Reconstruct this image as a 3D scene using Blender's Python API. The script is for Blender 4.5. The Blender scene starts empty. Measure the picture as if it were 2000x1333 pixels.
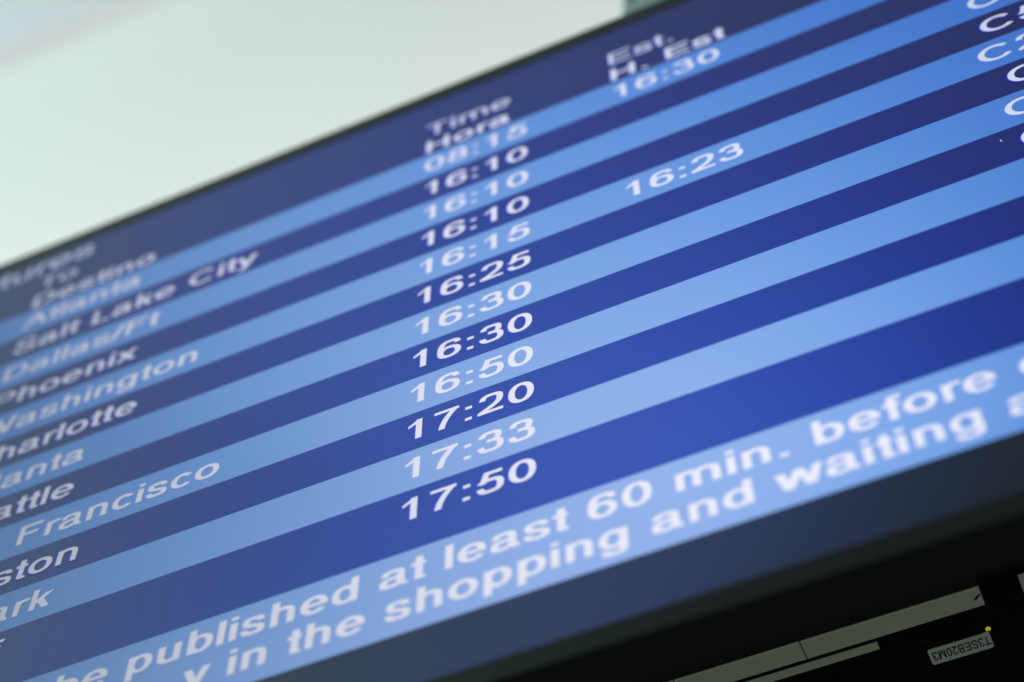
import bpy, math
from mathutils import Matrix, Vector

# ------------------------------------------------------------------ scale
# The screen is laid out in layout units: u to the right, v (in table rows)
# downwards, w into the screen.  One unit is 16 mm; one table row is ROW units.
S = 0.016
ROW = 2.1816728
Z0 = 2.71                      # height of the top of the first table row


def W(u, y, w):                # layout units (y already in units, downwards) -> world
    return Vector((u * S, w * S, Z0 - y * S))


scene = bpy.context.scene
col = scene.collection

# ------------------------------------------------------------------ camera
R = ((0.91732371, 0.00546664, 0.39810467),
     (-0.33230442, 0.56126013, 0.75799792),
     (-0.21929658, -0.8276214, 0.51667381))
CAM = (18.0122, 69.3384, -32.4806)


def wdir(a):
    return Vector((a[0], a[2], -a[1]))


cam_data = bpy.data.cameras.new("camera")
cam = bpy.data.objects.new("camera", cam_data)
col.objects.link(cam)
right, up, back = wdir(R[0]), -wdir(R[1]), -wdir(R[2])
m = Matrix((right, up, back)).transposed().to_4x4()
m.translation = W(*CAM)
cam.matrix_world = m
cam_data.sensor_width = 36
cam_data.sensor_fit = 'HORIZONTAL'
cam_data.lens = 3378.57 / 2000 * 36
cam_data.clip_start = 0.01
cam_data.clip_end = 200
cam_data.dof.use_dof = True
cam_data.dof.focus_distance = 61.5 * S
cam_data.dof.aperture_fstop = 3.1
scene.camera = cam

# ------------------------------------------------------------------ world, lamps, exposure
world = bpy.data.worlds.new("World")
scene.world = world
world.use_nodes = True
world.node_tree.nodes["Background"].inputs[0].default_value = (0.88, 1.0, 0.86, 1)
world.node_tree.nodes["Background"].inputs[1].default_value = 0.10


def area(name, loc, target, size, energy, color):
    d = bpy.data.lights.new(name, 'AREA')
    d.shape = 'RECTANGLE'
    d.size, d.size_y = size
    d.energy = energy
    d.color = color
    o = bpy.data.objects.new(name, d)
    col.objects.link(o)
    o.location = loc
    o.rotation_euler = (Vector(target) - Vector(loc)).to_track_quat('-Z', 'Y').to_euler()
    return o


# unseen area light added behind the display to brighten the ceiling
area("ceiling_fill", (-0.2, 2.3, 2.5), (-0.2, 2.1, 4.0), (6.0, 2.0), 134, (1.0, 0.95, 0.98))
# unseen fill added at front left to strengthen the veil reflected in the screen
area("veil_fill", (-2.1, -1.35, 2.55), (-1.8, -1.2, 4.0), (1.6, 1.6), 52, (0.71, 1.0, 0.91))

view = scene.view_settings
view.view_transform = 'Standard'
view.look = 'None'
view.exposure = 0
view.gamma = 1
view.use_curve_mapping = False
scene.cycles.use_denoising = True


# ------------------------------------------------------------------ materials
def principled(name, base, rough=0.5, spec=0.5, metal=0.0, noise=0.0, nscale=40.0, bump=0.0):
    mt = bpy.data.materials.new(name)
    mt.use_nodes = True
    nt = mt.node_tree
    b = nt.nodes["Principled BSDF"]
    b.inputs["Base Color"].default_value = (*base, 1)
    b.inputs["Roughness"].default_value = rough
    b.inputs["Specular IOR Level"].default_value = spec
    b.inputs["Metallic"].default_value = metal
    if noise or bump:
        tc = nt.nodes.new("ShaderNodeTexCoord")
        nz = nt.nodes.new("ShaderNodeTexNoise")
        nz.inputs["Scale"].default_value = nscale
        nz.inputs["Detail"].default_value = 6
        nt.links.new(tc.outputs["Object"], nz.inputs["Vector"])
        if noise:
            mx = nt.nodes.new("ShaderNodeMix")
            mx.data_type = 'RGBA'
            mx.inputs["A"].default_value = (*[c * (1 - noise) for c in base], 1)
            mx.inputs["B"].default_value = (*[min(1, c * (1 + noise)) for c in base], 1)
            nt.links.new(nz.outputs["Fac"], mx.inputs["Factor"])
            nt.links.new(mx.outputs["Result"], b.inputs["Base Color"])
        if bump:
            bp = nt.nodes.new("ShaderNodeBump")
            bp.inputs["Strength"].default_value = bump
            bp.inputs["Distance"].default_value = 0.0005
            nt.links.new(nz.outputs["Fac"], bp.inputs["Height"])
            nt.links.new(bp.outputs["Normal"], b.inputs["Normal"])
    return mt


def lcd(name, rgb, rough=0.42, gain=1.0):
    """Lit liquid crystal panel.  Like a real one, and with lens vignetting put in, its tones sink (each channel is raised
    to a power) as the line of sight leaves the panel's best viewing direction; the
    front glass adds its own soft reflection of the room."""
    mt = bpy.data.materials.new(name)
    mt.use_nodes = True
    nt = mt.node_tree
    b = nt.nodes["Principled BSDF"]
    b.inputs["Base Color"].default_value = (0.004, 0.004, 0.005, 1)
    b.inputs["Roughness"].default_value = rough
    b.inputs["Specular IOR Level"].default_value = 0.5

    def math_(op, a, c=None):
        n = nt.nodes.new("ShaderNodeMath")
        n.operation = op
        for i, x in enumerate((a, c)):
            if x is None:
                continue
            if isinstance(x, (int, float)):
                n.inputs[i].default_value = x
            else:
                nt.links.new(x, n.inputs[i])
        return n.outputs[0]

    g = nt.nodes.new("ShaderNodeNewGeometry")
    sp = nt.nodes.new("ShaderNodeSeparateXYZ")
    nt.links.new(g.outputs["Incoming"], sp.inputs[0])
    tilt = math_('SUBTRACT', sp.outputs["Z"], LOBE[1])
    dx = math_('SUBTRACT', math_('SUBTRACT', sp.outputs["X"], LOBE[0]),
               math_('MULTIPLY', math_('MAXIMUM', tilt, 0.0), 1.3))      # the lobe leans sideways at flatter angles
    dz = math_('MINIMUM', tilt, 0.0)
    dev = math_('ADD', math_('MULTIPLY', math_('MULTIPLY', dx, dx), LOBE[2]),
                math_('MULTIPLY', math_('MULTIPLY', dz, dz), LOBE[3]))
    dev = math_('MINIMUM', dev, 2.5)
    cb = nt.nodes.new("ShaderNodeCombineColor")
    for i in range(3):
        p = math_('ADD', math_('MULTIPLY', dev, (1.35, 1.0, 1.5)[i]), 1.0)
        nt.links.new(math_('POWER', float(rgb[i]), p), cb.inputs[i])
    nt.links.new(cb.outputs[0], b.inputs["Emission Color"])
    side = math_('MAXIMUM', sp.outputs["X"], 0.0)          # dims oblique views, partly standing in for lens vignetting
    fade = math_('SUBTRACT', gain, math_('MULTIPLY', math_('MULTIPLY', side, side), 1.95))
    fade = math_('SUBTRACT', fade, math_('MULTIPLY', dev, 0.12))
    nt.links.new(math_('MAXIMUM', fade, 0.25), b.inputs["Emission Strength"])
    return mt


LOBE = (0.18, -0.775, 9.0, 45.0)  # fitted falloff of tone with angle, some lens vignetting included
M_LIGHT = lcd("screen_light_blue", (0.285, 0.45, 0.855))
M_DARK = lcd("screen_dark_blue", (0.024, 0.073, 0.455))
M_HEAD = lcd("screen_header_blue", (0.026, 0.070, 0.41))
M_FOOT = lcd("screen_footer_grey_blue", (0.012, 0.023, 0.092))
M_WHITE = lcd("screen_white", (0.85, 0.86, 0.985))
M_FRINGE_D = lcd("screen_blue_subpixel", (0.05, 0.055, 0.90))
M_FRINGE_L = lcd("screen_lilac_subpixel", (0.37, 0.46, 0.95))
M_BEZEL = principled("black_bezel_plastic", (0.008, 0.012, 0.014), 0.45, 0.24, noise=0.15, nscale=300, bump=0.15)
M_CASE = principled("black_casing_steel", (0.006, 0.008, 0.007), 0.6, 0.2, noise=0.3, nscale=12)
M_CASE2 = principled("blue_black_steel", (0.0015, 0.0018, 0.0026), 0.6, 0.1, noise=0.3, nscale=12)
M_STRIP = principled("cream_enamel", (0.70, 0.71, 0.63), 0.55, 0.3, noise=0.10, nscale=9, bump=0.1)
M_LIP = principled("enamel_edge_highlight", (0.92, 0.93, 0.80), 0.5, 0.4)  # paler than the strips: the edge highlight is put into the colour
M_JOINT = principled("dark_joint", (0.01, 0.012, 0.01), 0.8, 0.1)
M_STICKER = principled("pale_sticker_paper", (0.76, 0.86, 0.81), 0.6, 0.3, noise=0.06, nscale=60)
M_INK = principled("black_ink", (0.03, 0.045, 0.042), 0.7, 0.1)
M_GREY = principled("faint_grey_ink", (0.06, 0.065, 0.065), 0.7, 0.1)
M_AMBER = principled("yellow_screw_glow", (0.55, 0.45, 0.03), 0.2, 0.5)
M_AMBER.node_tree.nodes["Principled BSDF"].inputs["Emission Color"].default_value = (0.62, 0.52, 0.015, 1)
M_AMBER.node_tree.nodes["Principled BSDF"].inputs["Emission Strength"].default_value = 0.55  # glow stands in for light glinting on a yellow screw
M_CEIL = principled("mint_white_paint", (0.80, 0.86, 0.835), 0.9, 0.1, noise=0.012, nscale=1.5)
M_CEIL2 = principled("blue_white_paint", (0.735, 0.78, 0.825), 0.9, 0.1, noise=0.012, nscale=1.5)
M_TEAL = principled("teal_paint", (0.12, 0.25, 0.26), 0.4, 0.4, noise=0.2, nscale=30)
M_TEAL2 = principled("pale_teal_metal", (0.36, 0.52, 0.53), 0.35, 0.5, noise=0.1, nscale=30)


# ------------------------------------------------------------------ object helpers
def mesh_obj(name, verts, faces, mats, parent=None, idx=None, smooth=False):
    me = bpy.data.meshes.new(name)
    me.from_pydata([tuple(v) for v in verts], [], faces)
    for mt in (mats if isinstance(mats, (list, tuple)) else [mats]):
        me.materials.append(mt)
    if idx:
        for p, i in zip(me.polygons, idx):
            p.material_index = i
    if smooth:
        for p in me.polygons:
            p.use_smooth = True
    me.update()
    o = bpy.data.objects.new(name, me)
    col.objects.link(o)
    if parent is not None:
        o.parent = parent
        pw = parent
        off = Vector((0, 0, 0))
        while pw is not None:
            off += pw.location
            pw = pw.parent
        for v in me.vertices:
            v.co -= off
    return o


def empty(name, loc, label, cat):
    o = bpy.data.objects.new(name, None)
    o.empty_display_size = 0.05
    col.objects.link(o)
    o.location = loc
    o["label"] = label
    o["category"] = cat
    return o


class MB:
    def __init__(self):
        self.v, self.f, self.i = [], [], []

    def box(self, u0, u1, y0, y1, w0, w1, mi=0):
        n = len(self.v)
        for w in (w0, w1):
            for (u, y) in ((u0, y0), (u1, y0), (u1, y1), (u0, y1)):
                self.v.append(W(u, y, w))
        for q in ((0, 3, 2, 1), (4, 5, 6, 7), (0, 1, 5, 4), (1, 2, 6, 5), (2, 3, 7, 6), (3, 0, 4, 7)):
            self.f.append(tuple(n + k for k in q))
            self.i.append(mi)

    def quad(self, pts, mi=0):
        n = len(self.v)
        self.v += pts
        self.f.append(tuple(range(n, n + len(pts))))
        self.i.append(mi)

    def build(self, name, mats, parent=None, bevel=0.0, segs=3):
        o = mesh_obj(name, self.v, self.f, mats, parent, self.i)
        # one consistent outward orientation
        import bmesh
        bm = bmesh.new()
        bm.from_mesh(o.data)
        bmesh.ops.recalc_face_normals(bm, faces=bm.faces)
        bm.to_mesh(o.data)
        bm.free()
        if bevel:
            b = o.modifiers.new("bevel", 'BEVEL')
            b.width = bevel
            b.segments = segs
            b.limit_method = 'ANGLE'
            for p in o.data.polygons:
                p.use_smooth = True
        return o


# ------------------------------------------------------------------ lettering
# A small grotesque alphabet drawn as pen strokes, 2048 units to the em.
ADV = dict(zip("abcdefghijklmnopqrstuvwxyz", (1139, 1139, 1024, 1139, 1139, 569, 1139, 1139, 455, 455, 1024, 455, 1706, 1139,
                                              1139, 1139, 1139, 682, 1024, 569, 1139, 1024, 1479, 1024, 1024, 1024)))
ADV.update(dict(A=1366, B=1366, C=1479, D=1479, E=1366, F=1251, H=1479, L=1139, M=1706, N=1479, P=1366, R=1479, S=1366,
                T=1251, W=1933))
ADV.update({c: 1139 for c in "0123456789"})
ADV.update({" ": 569, ":": 569, ".": 569, "/": 569})


def arc(cx, cy, rx, ry, a0, a1, n=22, e=2.25):
    pts = []
    for k in range(n + 1):
        a = math.radians(a0 + (a1 - a0) * k / n)
        c, s = math.cos(a), math.sin(a)
        pts.append((cx + rx * math.copysign(abs(c) ** (2 / e), c), cy + ry * math.copysign(abs(s) ** (2 / e), s)))
    return pts


def bez(*P, n=12):
    """chain of cubic segments: p0, c1, c2, p3, c4, c5, p6 ..."""
    out = [P[0]]
    for k in range(0, len(P) - 3, 3):
        a, b, c, d = P[k:k + 4]
        for j in range(1, n + 1):
            t = j / n
            q = 1 - t
            out.append(tuple(q ** 3 * a[i] + 3 * q * q * t * b[i] + 3 * q * t * t * c[i] + t ** 3 * d[i] for i in (0, 1)))
    return out


def glyph(ch, V, H):
    """list of strokes; a stroke is ('c', centreline) or ('q', four corners)"""
    v, h = V / 2, H / 2
    st = []

    def vs_(x, y0, y1):                       # stem, x = left edge
        st.append(('q', [(x, y0), (x + V, y0), (x + V, y1), (x, y1)]))

    def hs(x0, x1, y):                        # bar, y = centre
        st.append(('q', [(x0, y - h), (x1, y - h), (x1, y + h), (x0, y + h)]))

    def dg(x0, y0, x1, y1, w=None):           # diagonal, x = centre
        w = (w or V * 1.12) / 2
        st.append(('q', [(x0 - w, y0), (x0 + w, y0), (x1 + w, y1), (x1 - w, y1)]))

    def cv(p):
        st.append(('c', p))

    def ring(x0, x1, y0, y1, a0=0, a1=360, n=40, e=2.2):
        cv(arc((x0 + x1) / 2, (y0 + y1) / 2, (x1 - x0) / 2 - v, (y1 - y0) / 2 - h, a0, a1, n, e))

    def dot(x, y, w=None, t=None):
        w, t = w or V * 1.05, t or 205
        st.append(('q', [(x - w / 2, y), (x + w / 2, y), (x + w / 2, y + t), (x - w / 2, y + t)]))

    if ch == '0':
        ring(85, 1053, -24, 1472)
    elif ch == '1':
        x = 763 - V
        st.append(('q', [(x, 0), (763, 0), (763, 1472), (x, 1472)]))
        st.append(('q', [(763 - V * .62, 1472), (x + 2, 1147), (223, 930), (223, 1104)]))
        st.append(('q', [(763 - V * .62, 1472), (x + 2, 1300), (400, 1090), (223, 1104)]))
    elif ch == '2':
        hs(62, 1031, h + 8)
        cv(bez((110 + v, 1040), (135 + v, 1260), (300, 1472 - h), (565, 1472 - h), (830, 1472 - h), (1030 - v, 1310), (1030 - v, 1070),
               (1030 - v, 830), (850, 680), (600, 470), (400, 305), (210, 170), (150, h + 8)))
    elif ch == '3':
        cv(bez((105 + v, 1080), (150 + v, 1330), (330, 1472 - h), (545, 1472 - h), (800, 1472 - h), (975 - v, 1310), (975 - v, 1100),
               (975 - v, 900), (800, 785), (560, 785), (450, 785), (450, 785), (430, 785)))
        cv(bez((430, 785), (850, 800), (1050 - v, 660), (1050 - v, 435), (1050 - v, 160), (830, h - 24), (550, h - 24),
               (300, h - 24), (120 + v, 140), (85 + v * .9, 410)))
    elif ch == '5':
        hs(330, 990, 1447 - h)
        st.append(('q', [(330, 1447), (330 + V * .95, 1447), (175 + V, 690), (170, 690)]))
        cv(bez((190, 690), (300, 850), (420, 975 - h), (580, 975 - h), (860, 975 - h), (1055 - v, 780), (1055 - v, 490),
               (1055 - v, 190), (840, h - 24), (545, h - 24), (300, h - 24), (125 + v, 130), (90 + v * .9, 395)))
    elif ch == '6':
        ring(78, 1048, -24, 965, e=2.15)
        cv(bez((78 + v, 520), (72 + v, 640), (70 + v, 720), (78 + v, 800), (105 + v, 1220), (320, 1472 - h), (600, 1472 - h),
               (830, 1472 - h), (985 - v, 1340), (1010 - v * .8, 1095)))
    elif ch == '7':
        hs(97, 1046, 1447 - h)
        cv(bez((985 - v * .3, 1400), (700, 1080), (440, 600), (395, -4), n=16))
    elif ch == '8':
        ring(140, 998, 765 - h, 1472)
        ring(80, 1056, -24, 765 + h)
    elif ch == ':':
        dot(284, 0)
        dot(284, 857)
    elif ch == '.':
        dot(284, 0)
    elif ch == '/':
        dg(85, -25, 485, 1491)
    elif ch == 'A':
        dg(V * .56, 0, 683, 1466)
        dg(1366 - V * .56, 0, 683, 1466)
        hs(300, 1066, 520)
    elif ch == 'B':
        vs_(150, 0, 1466)
        for (y0, y1, x1) in ((770 - h, 1466, 1180), (0, 770 + h, 1260)):
            hs(150, 760, y0 + h)
            hs(150, 760, y1 - h)
            cv(arc(740, (y0 + y1) / 2, x1 - 740 - v, (y1 - y0) / 2 - h, -90, 90, 20))
    elif ch == 'C':
        ring(102, 1430, -25, 1491, 40, 322, 40, 2.1)
    elif ch == 'D':
        vs_(158, 0, 1466)
        hs(158, 720, h)
        hs(158, 720, 1466 - h)
        cv(arc(700, 733, 1382 - 700 - v, 733 - h, -90, 90, 26))
    elif ch in 'EF':
        vs_(162, 0, 1466)
        hs(162, 1256 if ch == 'E' else 1160, 1466 - h)
        hs(162, 1180 if ch == 'E' else 1020, 760)
        if ch == 'E':
            hs(162, 1279, h)
    elif ch == 'H':
        vs_(164, 0, 1466)
        vs_(1315 - V, 0, 1466)
        hs(164, 1315, 775)
    elif ch == 'L':
        vs_(150, 0, 1466)
        hs(150, 1066, h)
    elif ch == 'M':
        vs_(152, 0, 1466)
        vs_(1554 - V, 0, 1466)
        dg(152 + v * 1.2, 1466, 853, 0, V)
        dg(1554 - v * 1.2, 1466, 853, 0, V)
    elif ch == 'N':
        vs_(156, 0, 1466)
        vs_(1310 - V, 0, 1466)
        dg(156 + v, 1466, 1310 - v, 0, V * 1.15)
    elif ch in 'PR':
        vs_(158, 0, 1466)
        y0 = 596 if ch == 'P' else 650
        hs(158, 800, y0 + h)
        hs(158, 800, 1466 - h)
        cv(arc(780, (y0 + 1466) / 2, 1272 - 780 - v, (1466 - y0) / 2 - h, -90, 90, 20))
        if ch == 'R':
            dg(1270, 0, 800, y0 + h, V * 1.2)
    elif ch == 'S':
        cv(bez((1215 - v, 1050), (1200 - v, 1320), (960, 1491 - h), (680, 1491 - h), (390, 1491 - h), (150 + v, 1340), (150 + v, 1090),
               (150 + v, 830), (400, 790), (690, 715), (1000, 640), (1260 - v, 610), (1260 - v, 410),
               (1260 - v, 140), (1010, h - 25), (700, h - 25), (360, h - 25), (110 + v, 170), (92 + v, 490)))
    elif ch == 'T':
        vs_(626 - v, 0, 1466)
        hs(48, 1206, 1466 - h)
    elif ch == 'W':
        for (a, b) in ((20 + V * .5, 490), (966, 490), (966, 1443), (1913 - V * .5, 1443)):
            dg(a, 1466, b, 0)
    elif ch == 'a':
        xs = 950 - V
        cv(bez((104 + v, 740), (135 + v, 980), (300, 1086 - h), (545, 1086 - h), (800, 1086 - h), (xs + v, 960), (xs + v, 760)))
        st.append(('q', [(xs, 250), (xs + V, 220), (xs + V, 770), (xs, 770)]))
        cv(bez((xs + v, 330), (xs + v, 170), (970, 90), (1000 - v * .3, 0)))
        cv(bez((xs + v, 640), (760, 570), (620, 570), (480, 545), (250, 505), (74 + v, 470), (74 + v, 290),
               (74 + v, 100), (220, h - 24), (420, h - 24), (680, h - 24), (xs + v, 150), (xs + v, 400)))
    elif ch in 'bp':
        vs_(134, 0 if ch == 'b' else -407, 1466 if ch == 'b' else 1062)
        ring(134, 1070, -24, 1086)
    elif ch in 'dqg':
        x1 = 1003
        vs_(x1 - V, {'d': 0, 'q': -407, 'g': -60}[ch], 1466 if ch == 'd' else 1062)
        ring(68, x1, -24, 1086)
        if ch == 'g':
            cv(bez((x1 - v, -40), (x1 - v, -320), (800, -431 + h), (540, -431 + h), (300, -431 + h), (140 + v, -330), (110 + v, -100)))
    elif ch == 'c':
        ring(80, 1020, -24, 1086, 38, 322)
    elif ch == 'o':
        ring(68, 1073, -24, 1086)
    elif ch == 'e':
        ring(75, 1063, -24, 1086, 2, 325)
        hs(75 + v, 1063 - v * .1, 545)
    elif ch == 'f':
        vs_(178, 0, 1100)
        cv(bez((178 + v, 1050), (178 + v, 1360), (300, 1491 - h), (480, 1491 - h), (540, 1491 - h), (580, 1485 - h), (640, 1475 - h)))
        hs(18, 560, 1062 - h)
    elif ch in 'hnmr':
        vs_(134, 0, 1466 if ch == 'h' else 1062)

        def arch(xl, xr):
            cv(arc((xl + xr) / 2, 700, (xr - xl) / 2 - v, 386 - h, 172, 0, 22, 2.3) + [(xr - v, 500), (xr - v, 0)])
        if ch in 'hn':
            arch(134, 1001)
        elif ch == 'm':
            arch(134, 943)
            arch(943 - V, 1574)
        else:
            cv(arc(600, 660, 466 - v, 426 - h, 172, 72, 16))
    elif ch == 'i':
        vs_(227 - v, 0, 1062)
        dot(227, 1259, V)
    elif ch == 'l':
        vs_(227 - v, 0, 1466)
    elif ch == 'k':
        vs_(136, 0, 1466)
        dg(230 + v * .5, 430, 880, 1062, V * 1.35)
        dg(990 - V * .6, 0, 520, 690, V * 1.25)
    elif ch == 's':
        cv(bez((915 - v, 770), (890 - v, 990), (720, 1086 - h), (500, 1086 - h), (260, 1086 - h), (95 + v, 960), (95 + v, 790),
               (95 + v, 600), (290, 580), (510, 525), (740, 470), (950 - v, 440), (950 - v, 290),
               (950 - v, 90), (760, h - 24), (515, h - 24), (260, h - 24), (80 + v, 110), (63 + v, 340)))
    elif ch == 't':
        vs_(180, 300, 1400)
        cv(bez((180 + v, 360), (180 + v, 100), (240, h - 14), (420, h - 14), (460, h - 14), (500, h - 10), (545, h - 2)))
        hs(36, 540, 1062 - h)
    elif ch == 'u':
        vs_(1003 - V, 0, 1062)
        x0, x1 = 131, 1003
        cv([(x0 + v, 1062), (x0 + v, 560)] + arc((x0 + x1) / 2, 362, (x1 - x0) / 2 - v, 386 - h, 180, 352, 22, 2.3))
    elif ch == 'w':
        for (a, b) in ((15 + V * .5, 400), (740, 400), (740, 1080), (1465 - V * .5, 1080)):
            dg(a, 1062, b, 0)
    elif ch == 'x':
        dg(15 + V * .6, 0, 1000 - V * .6, 1062, V * 1.3)
        dg(1010 - V * .6, 0, 25 + V * .6, 1062, V * 1.3)
    elif ch == 'y':
        dg(20 + V * .55, 1062, 512, 0)
        dg(1004 - V * .55, 1062, 512, 0)
        cv(bez((530, 80), (470, -120), (430, -260), (380, -310), (330, -360), (230, -345), (130, -330)))
    return st


def outline(p, V, H):
    """left and right edges of a centreline drawn with an elliptical pen"""
    q = [p[0]]
    for a in p[1:]:
        if math.hypot(a[0] - q[-1][0], a[1] - q[-1][1]) > 0.5:
            q.append(a)
    closed = math.hypot(q[0][0] - q[-1][0], q[0][1] - q[-1][1]) < 2
    L, Rr = [], []
    n = len(q)
    for k in range(n):
        a, b = q[max(0, k - 1)], q[min(n - 1, k + 1)]
        if closed and k in (0, n - 1):
            a, b = q[n - 2], q[1]
        tx, ty = b[0] - a[0], b[1] - a[1]
        l = math.hypot(tx, ty)
        nx, ny = -ty / l, tx / l
        d = math.sqrt((V * nx) ** 2 + (H * ny) ** 2)
        ox, oy = V * V * nx / d / 2, H * H * ny / d / 2
        L.append((q[k][0] + ox, q[k][1] + oy))
        Rr.append((q[k][0] - ox, q[k][1] - oy))
    return L, Rr


def text_width(t, sx):
    return sum(ADV[c] for c in t) * sx / 1000


def lettering(name, t, place, sx, sy, V, H, mats, parent, fringe=0.0, lift=0.02):
    """place(x, y, lift) maps text units (x right, y up) to the world"""
    vv, ff, ii = [], [], []

    def add(pts, lf, mi, dx=0.0):
        n = len(vv)
        vv.extend(place(x * sx / 1000 + dx, y * sy / 1000, lf) for x, y in pts)
        ff.append(tuple(range(n, n + len(pts))))
        ii.append(mi)

    def strip(L, Rr, lf, mi, dx):
        n = len(vv)
        for a, b in zip(L, Rr):
            vv.append(place(a[0] * sx / 1000 + dx, a[1] * sy / 1000, lf))
            vv.append(place(b[0] * sx / 1000 + dx, b[1] * sy / 1000, lf))
        for k in range(len(L) - 1):
            ff.append((n + 2 * k, n + 2 * k + 1, n + 2 * k + 3, n + 2 * k + 2))
            ii.append(mi)

    layers = [(0, lift, 0.0)]
    if fringe:
        layers.append((1, lift * 0.5, -fringe))
    x = 0
    for ch in t:
        for k, (kind, pts) in enumerate(glyph(ch, V, H)):
            pts = [(a + x, b) for a, b in pts]
            for mi, lf, dx in layers:
                lf = lf + 0.0006 * k
                if kind == 'q':
                    add(pts, lf, mi, dx)
                else:
                    L, Rr = outline(pts, V, H)
                    strip(L, Rr, lf, mi, dx)
        x += ADV[ch]
    return mesh_obj(name, vv, ff, mats, parent, ii)


# ------------------------------------------------------------------ ceiling
HC = 3.75
mb = MB()
mb.v = [Vector(p) for p in ((-6, -2.5, HC), (5, -2.5, HC), (5, 6, HC), (-6, 6, HC), (-6, -2.5, HC + .1), (5, -2.5, HC + .1), (5, 6, HC + .1), (-6, 6, HC + .1))]
mb.f = [(0, 3, 2, 1), (4, 5, 6, 7), (0, 1, 5, 4), (1, 2, 6, 5), (2, 3, 7, 6), (3, 0, 4, 7)]
mb.i = [0] * 6
ceil = mb.build("ceiling", M_CEIL)
ceil["kind"] = "structure"
mb = MB()
y0, y1, z0, z1 = -2.5, 0.105, HC - 0.03, HC - 0.002
mb.v = [Vector(p) for z in (z0, z1) for p in ((-6, y0, z), (5, y0, z), (5, y1, z), (-6, y1, z))]
mb.f = [(0, 3, 2, 1), (4, 5, 6, 7), (0, 1, 5, 4), (1, 2, 6, 5), (2, 3, 7, 6), (3, 0, 4, 7)]
mb.i = [0] * 6
pan = mb.build("ceiling_panel", M_CEIL2)
pan["kind"] = "structure"

# ------------------------------------------------------------------ the display
UL, UR = -36.0, 32.8
VT, VB = -2.41, 15.255
BT, BB = -2.98, 15.66
disp = empty("information_display", W((UL + UR) / 2, BB * ROW, 0.8),
             "large airport departures screen with white flight times on blue striped rows and slim black frame", "display screen")

bez_mb = MB()
FW = -0.02                              # bezel stands slightly proud of the glass
outer = (UL - 0.9, UR + 0.9, BT * ROW, BB * ROW)
inner = (UL, UR, VT * ROW, VB * ROW)
prof = [(1.0, 1.5), (1.0, FW + 0.05), (0.96, FW), (0.02, FW), (0.0, FW + 0.01), (0.0, 0.01)]   # (0 = inner edge, 1 = outer edge ; w)
rings = []
for t, w in prof:
    L_ = [inner[k] + (outer[k] - inner[k]) * t for k in range(4)]
    rings.append([W(L_[0], L_[2], w), W(L_[1], L_[2], w), W(L_[1], L_[3], w), W(L_[0], L_[3], w)])
for r in rings:
    bez_mb.v += r
for k in range(len(rings) - 1):
    for j in range(4):
        a, b = k * 4 + j, k * 4 + (j + 1) % 4
        bez_mb.f.append((a, b, b + 4, a + 4))
        bez_mb.i.append(0)
bez_mb.build("bezel", M_BEZEL, disp)

mb = MB()
mb.box(outer[0] + 0.05, outer[1] - 0.05, outer[2] + 0.05, outer[3] - 0.05, 0.06, 1.7)
mb.build("rear_casing", M_CASE, disp, bevel=0.001)


def plate(u0, u1, v0, v1, w=0.0):
    mbp = MB()
    mbp.quad([W(u0, v1 * ROW, w), W(u1, v1 * ROW, w), W(u1, v0 * ROW, w), W(u0, v0 * ROW, w)])
    return mbp


cities = ["Atlanta", "Salt Lake City", "Dallas/Ft", "Phoenix", "Washington", "Charlotte", "Atlanta", "Seattle",
          "San Francisco", "Houston", "Newark"]
times = ["08:15", "16:10", "16:10", "16:10", "16:15", "16:25", "16:30", "16:30", "16:50", "17:20", "17:33", "17:50"]

screen = MB()
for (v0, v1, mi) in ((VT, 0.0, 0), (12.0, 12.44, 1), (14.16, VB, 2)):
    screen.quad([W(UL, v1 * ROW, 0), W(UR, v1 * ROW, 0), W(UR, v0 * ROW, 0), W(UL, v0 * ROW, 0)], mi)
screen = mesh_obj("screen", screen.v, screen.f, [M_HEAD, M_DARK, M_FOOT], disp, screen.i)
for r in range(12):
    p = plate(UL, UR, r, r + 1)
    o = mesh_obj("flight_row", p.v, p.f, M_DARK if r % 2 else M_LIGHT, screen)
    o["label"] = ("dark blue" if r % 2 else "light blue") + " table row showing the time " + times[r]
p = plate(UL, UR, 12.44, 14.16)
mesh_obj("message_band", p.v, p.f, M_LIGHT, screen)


def on_screen(u0, v0):
    def place(x, y, lf):
        return W(u0 + x, v0 * ROW - y, -lf)
    return place


def put(name, t, u, v, sx=1.0, sy=0.75, V=245, H=200, dark=True, fringe=0.062, where=""):
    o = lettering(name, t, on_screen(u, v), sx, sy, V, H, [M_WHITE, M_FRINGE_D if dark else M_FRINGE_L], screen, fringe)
    o["label"] = "white lettering reading " + t + where
    return o


B = 0.7335
CITY_U, EST_U = -20.9, 8.96
for r, c in enumerate(cities):
    put("destination_text", c, CITY_U + 0.06, r + B, 1.013, dark=bool(r % 2), where=" beside " + times[r])
put("destination_text", "f", -15.4 - 0.61, 11 + B)
for r, c in enumerate(times):
    put("time_text", c, 0.0, r + B, dark=bool(r % 2), where=" in the " + (cities[r] if r < 11 else "last") + " row")
put("estimated_time_text", "16:30", EST_U, 0 + B, dark=False, where=" right of 08:15")
put("estimated_time_text", "16:23", EST_U, 4 + B, dark=False, where=" right of 16:15")
for r, (c, u) in {2: ("C", 23.84), 3: ("C5", 23.84), 4: ("C2", 23.25), 5: ("C", 23.84), 6: ("C", 23.2), 7: ("C", 23.24)}.items():
    put("gate_text", c, u, r + B, dark=bool(r % 2), where=" at the right end of the " + cities[r] + " row")
put("title_text", "Departures", -23.67 - 5.578 * 1.23, -1.66, 1.23, 0.92, 190, 165)
HS, HY = 0.95, 0.715
put("header_text", "To", CITY_U, -0.86, HS, HY, 190, 165)
put("header_text", "Destino", CITY_U, -0.09, 1.0, HY, 265, 215)
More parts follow.
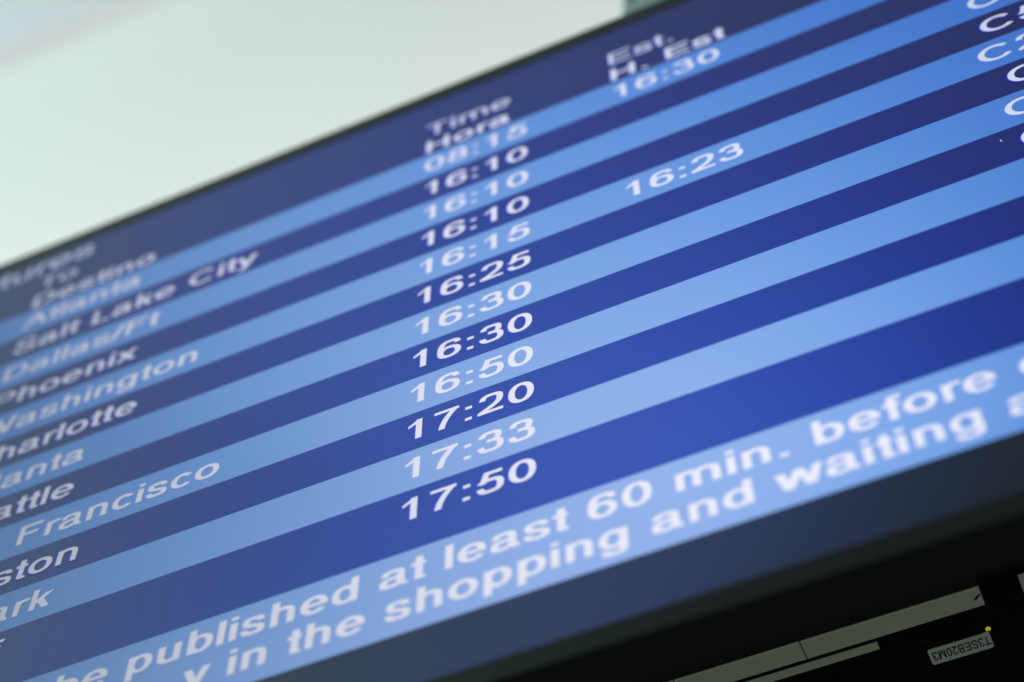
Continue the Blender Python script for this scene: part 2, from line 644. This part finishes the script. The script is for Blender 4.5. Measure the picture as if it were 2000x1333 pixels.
put("header_text", "Time", 0.0, -0.84, HS, HY, 190, 165)
put("header_text", "Hora", -0.05, -0.09, 0.98, HY, 265, 215)
put("header_text", "Est.", EST_U, -0.84, HS, HY, 190, 165)
put("header_text", "H. Est", EST_U, -0.09, 0.985, HY, 265, 215)
MS, MY = 0.992, 0.75
put("message_text", "be published at least 60 min. before d", -9.73 - text_width("be ", MS), 13.135, MS, MY, 268, 196, dark=False)
put("message_text", "y in the shopping and waiting a", -3.57 - text_width("y in ", MS), 13.85, MS, MY, 268, 196, dark=False)

# a fleck of dust, its bright glint put in as screen-white emission
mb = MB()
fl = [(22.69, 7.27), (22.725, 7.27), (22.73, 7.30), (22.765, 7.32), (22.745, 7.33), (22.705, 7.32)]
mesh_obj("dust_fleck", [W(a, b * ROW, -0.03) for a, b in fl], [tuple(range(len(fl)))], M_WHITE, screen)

# ------------------------------------------------------------------ equipment enclosure behind the display
LAM = 1.27


def back_pt(u, w):
    """a spot of the enclosure's underside, measured on the plane of the bezel's lower edge"""
    return CAM[0] + LAM * (u - CAM[0]), CAM[2] + LAM * (w - CAM[2])


YB = CAM[1] + LAM * (BB * ROW - CAM[1])     # height of the underside, in units
enc = empty("equipment_enclosure", W(12, YB, 16),
            "black equipment housing behind the screen with cream strips and a small printed sticker underneath", "equipment box")
mb = MB()
mb.box(-30, 44, YB - 20, YB, 4.5, 34)
mb.build("housing", M_CASE2, enc, bevel=0.002)


def slab(u0, u1, w0, w1, drop, name, mat, bevel=0.0, segs=3):
    (a, c), (b, d) = back_pt(u0, w0), back_pt(u1, w1)
    q = MB()
    q.box(a, b, YB, YB + drop, c, d)
    return q.build(name, mat, enc, bevel, segs)


slab(-24, 17.13, -1.5, 1.86, 0.10, "front_plate", M_CASE, 0.0006)
def lip(u0, u1, parent, dw=0.0):
    (a, c), (b, d) = back_pt(u0, 1.905 + dw), back_pt(u1, 1.965 + dw)
    q = MB()
    q.box(a, b, YB + 0.04, YB + 0.10, c, d)
    return q.build("lip", M_LIP, parent, 0.0004)


edges = [-21.82, -18.06, -14.3, -10.54, -6.78, -3.02, 0.74, 4.5, 8.26, 12.0, 17.11]
for a, b in zip(edges[:-1], edges[1:]):
    ts = slab(a + 0.012, b - (0.012 if b < 17 else 0), 1.92, 2.68, 0.06, "trim_strip", M_STRIP, 0.0004)
    lip(a + 0.02, b - 0.02, ts)
slab(-22, 17.05, 1.95, 2.66, 0.03, "strip_backing", M_JOINT)
scuff = mesh_obj("scuff", [W(*(lambda p: (p[0], YB + 0.068, p[1]))(back_pt(a, b))) for a, b in
                           ((16.86, 2.38), (16.93, 2.30), (17.07, 2.20), (17.09, 2.26), (17.00, 2.33), (16.92, 2.41))],
                 [(0, 1, 2, 3, 4, 5)], M_JOINT, ts)
slab(-22, 13.98, 2.84, 3.15, 0.03, "narrow_strip", M_STRIP, 0.0005)
ts = slab(18.19, 27.0, 1.97, 2.69, 0.06, "trim_strip", M_STRIP, 0.0004)
lip(18.2, 26.99, ts, 0.05)

# printed sticker, its lettering upside down as seen from the front
(a0, c0), (a1, c1) = back_pt(15.17, 3.73), back_pt(16.94, 4.36)


def rounded(a0, a1, c0, c1, r, n=6):
    pts = []
    for (cx, cy, s) in ((a1 - r, c0 + r, -90), (a1 - r, c1 - r, 0), (a0 + r, c1 - r, 90), (a0 + r, c0 + r, 180)):
        for k in range(n + 1):
            t = math.radians(s + 90 * k / n)
            pts.append((cx + r * math.cos(t), cy + r * math.sin(t)))
    return pts


rp = rounded(a0, a1, c0, c1, 0.10)
sv = [W(a, YB + 0.03, c) for a, c in rp] + [W(a, YB, c) for a, c in rp]
n = len(rp)
sf = [tuple(range(n))] + [(k, (k + 1) % n, n + (k + 1) % n, n + k) for k in range(n)]
sticker = mesh_obj("sticker", sv, sf, M_STICKER, enc)


txt = "T3SEB20M3"


def underside_text(name, t, u, w, width, height, V, H, mat, parent, base):
    """text read from behind the display: runs towards -u, its top towards the viewer's far side"""
    au, aw = back_pt(u, w)
    s_x = LAM * width / text_width(t, 1.0)
    s_y = LAM * height / 1.466

    def place(x, y, lf):
        return W(au - x, YB + base + lf, aw + y)
    return lettering(name, t, place, s_x, s_y, V, H, mat, parent, lift=0.012)


underside_text("sticker_text", txt, 16.90, 3.875, 1.66, 0.33, 235, 195, M_INK, sticker, 0.03)
underside_text("reset_marking", "RESET", 15.37, 3.36, 0.47, 0.10, 190, 170, M_GREY, enc, 0.004)

# small yellow screw head, its glint put in as emission
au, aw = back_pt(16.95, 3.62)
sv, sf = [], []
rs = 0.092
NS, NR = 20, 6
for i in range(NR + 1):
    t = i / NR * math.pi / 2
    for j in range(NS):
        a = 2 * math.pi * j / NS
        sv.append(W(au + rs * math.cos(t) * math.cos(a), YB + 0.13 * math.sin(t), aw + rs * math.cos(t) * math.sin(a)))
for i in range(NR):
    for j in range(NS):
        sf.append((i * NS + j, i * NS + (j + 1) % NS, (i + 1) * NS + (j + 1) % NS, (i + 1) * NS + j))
scr = mesh_obj("glowing_screw", sv, sf, M_AMBER, enc, smooth=True)
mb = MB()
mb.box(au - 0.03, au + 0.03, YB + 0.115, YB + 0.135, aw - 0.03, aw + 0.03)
mb.build("screw_slot", M_JOINT, scr)

# ------------------------------------------------------------------ hanger that carries both from the ceiling
hg = empty("ceiling_hanger", W(10.6, YB - 20, 5.0), "blurred teal metal hanger rising from behind the screen's top edge to the ceiling", "bracket")
yc = (Z0 - HC) / S


def tube(name, u, w, r, y0, y1, mat):
    q = MB()
    n = 20
    for y in (y0, y1):
        for k in range(n):
            t = 2 * math.pi * k / n
            q.v.append(W(u + r * math.cos(t), y, w + r * math.sin(t)))
    q.f = [(k, (k + 1) % n, n + (k + 1) % n, n + k) for k in range(n)]
    q.f += [tuple(range(n)), tuple(range(n, 2 * n))]
    q.i = [0] * len(q.f)
    return q.build(name, mat, hg)


for k, (u, r, mt) in enumerate(((9.42, 0.42, M_TEAL), (10.35, 0.36, M_TEAL), (11.35, 0.5, M_TEAL2))):
    tube("pole", u, 5.0 + 0.1 * k, r, yc, YB - 19.99, mt)
mb = MB()
mb.box(9.0, 12.3, -17.6, -16.2, 4.2, 4.5)
mb.build("cross_plate", M_TEAL2, hg, bevel=0.002)
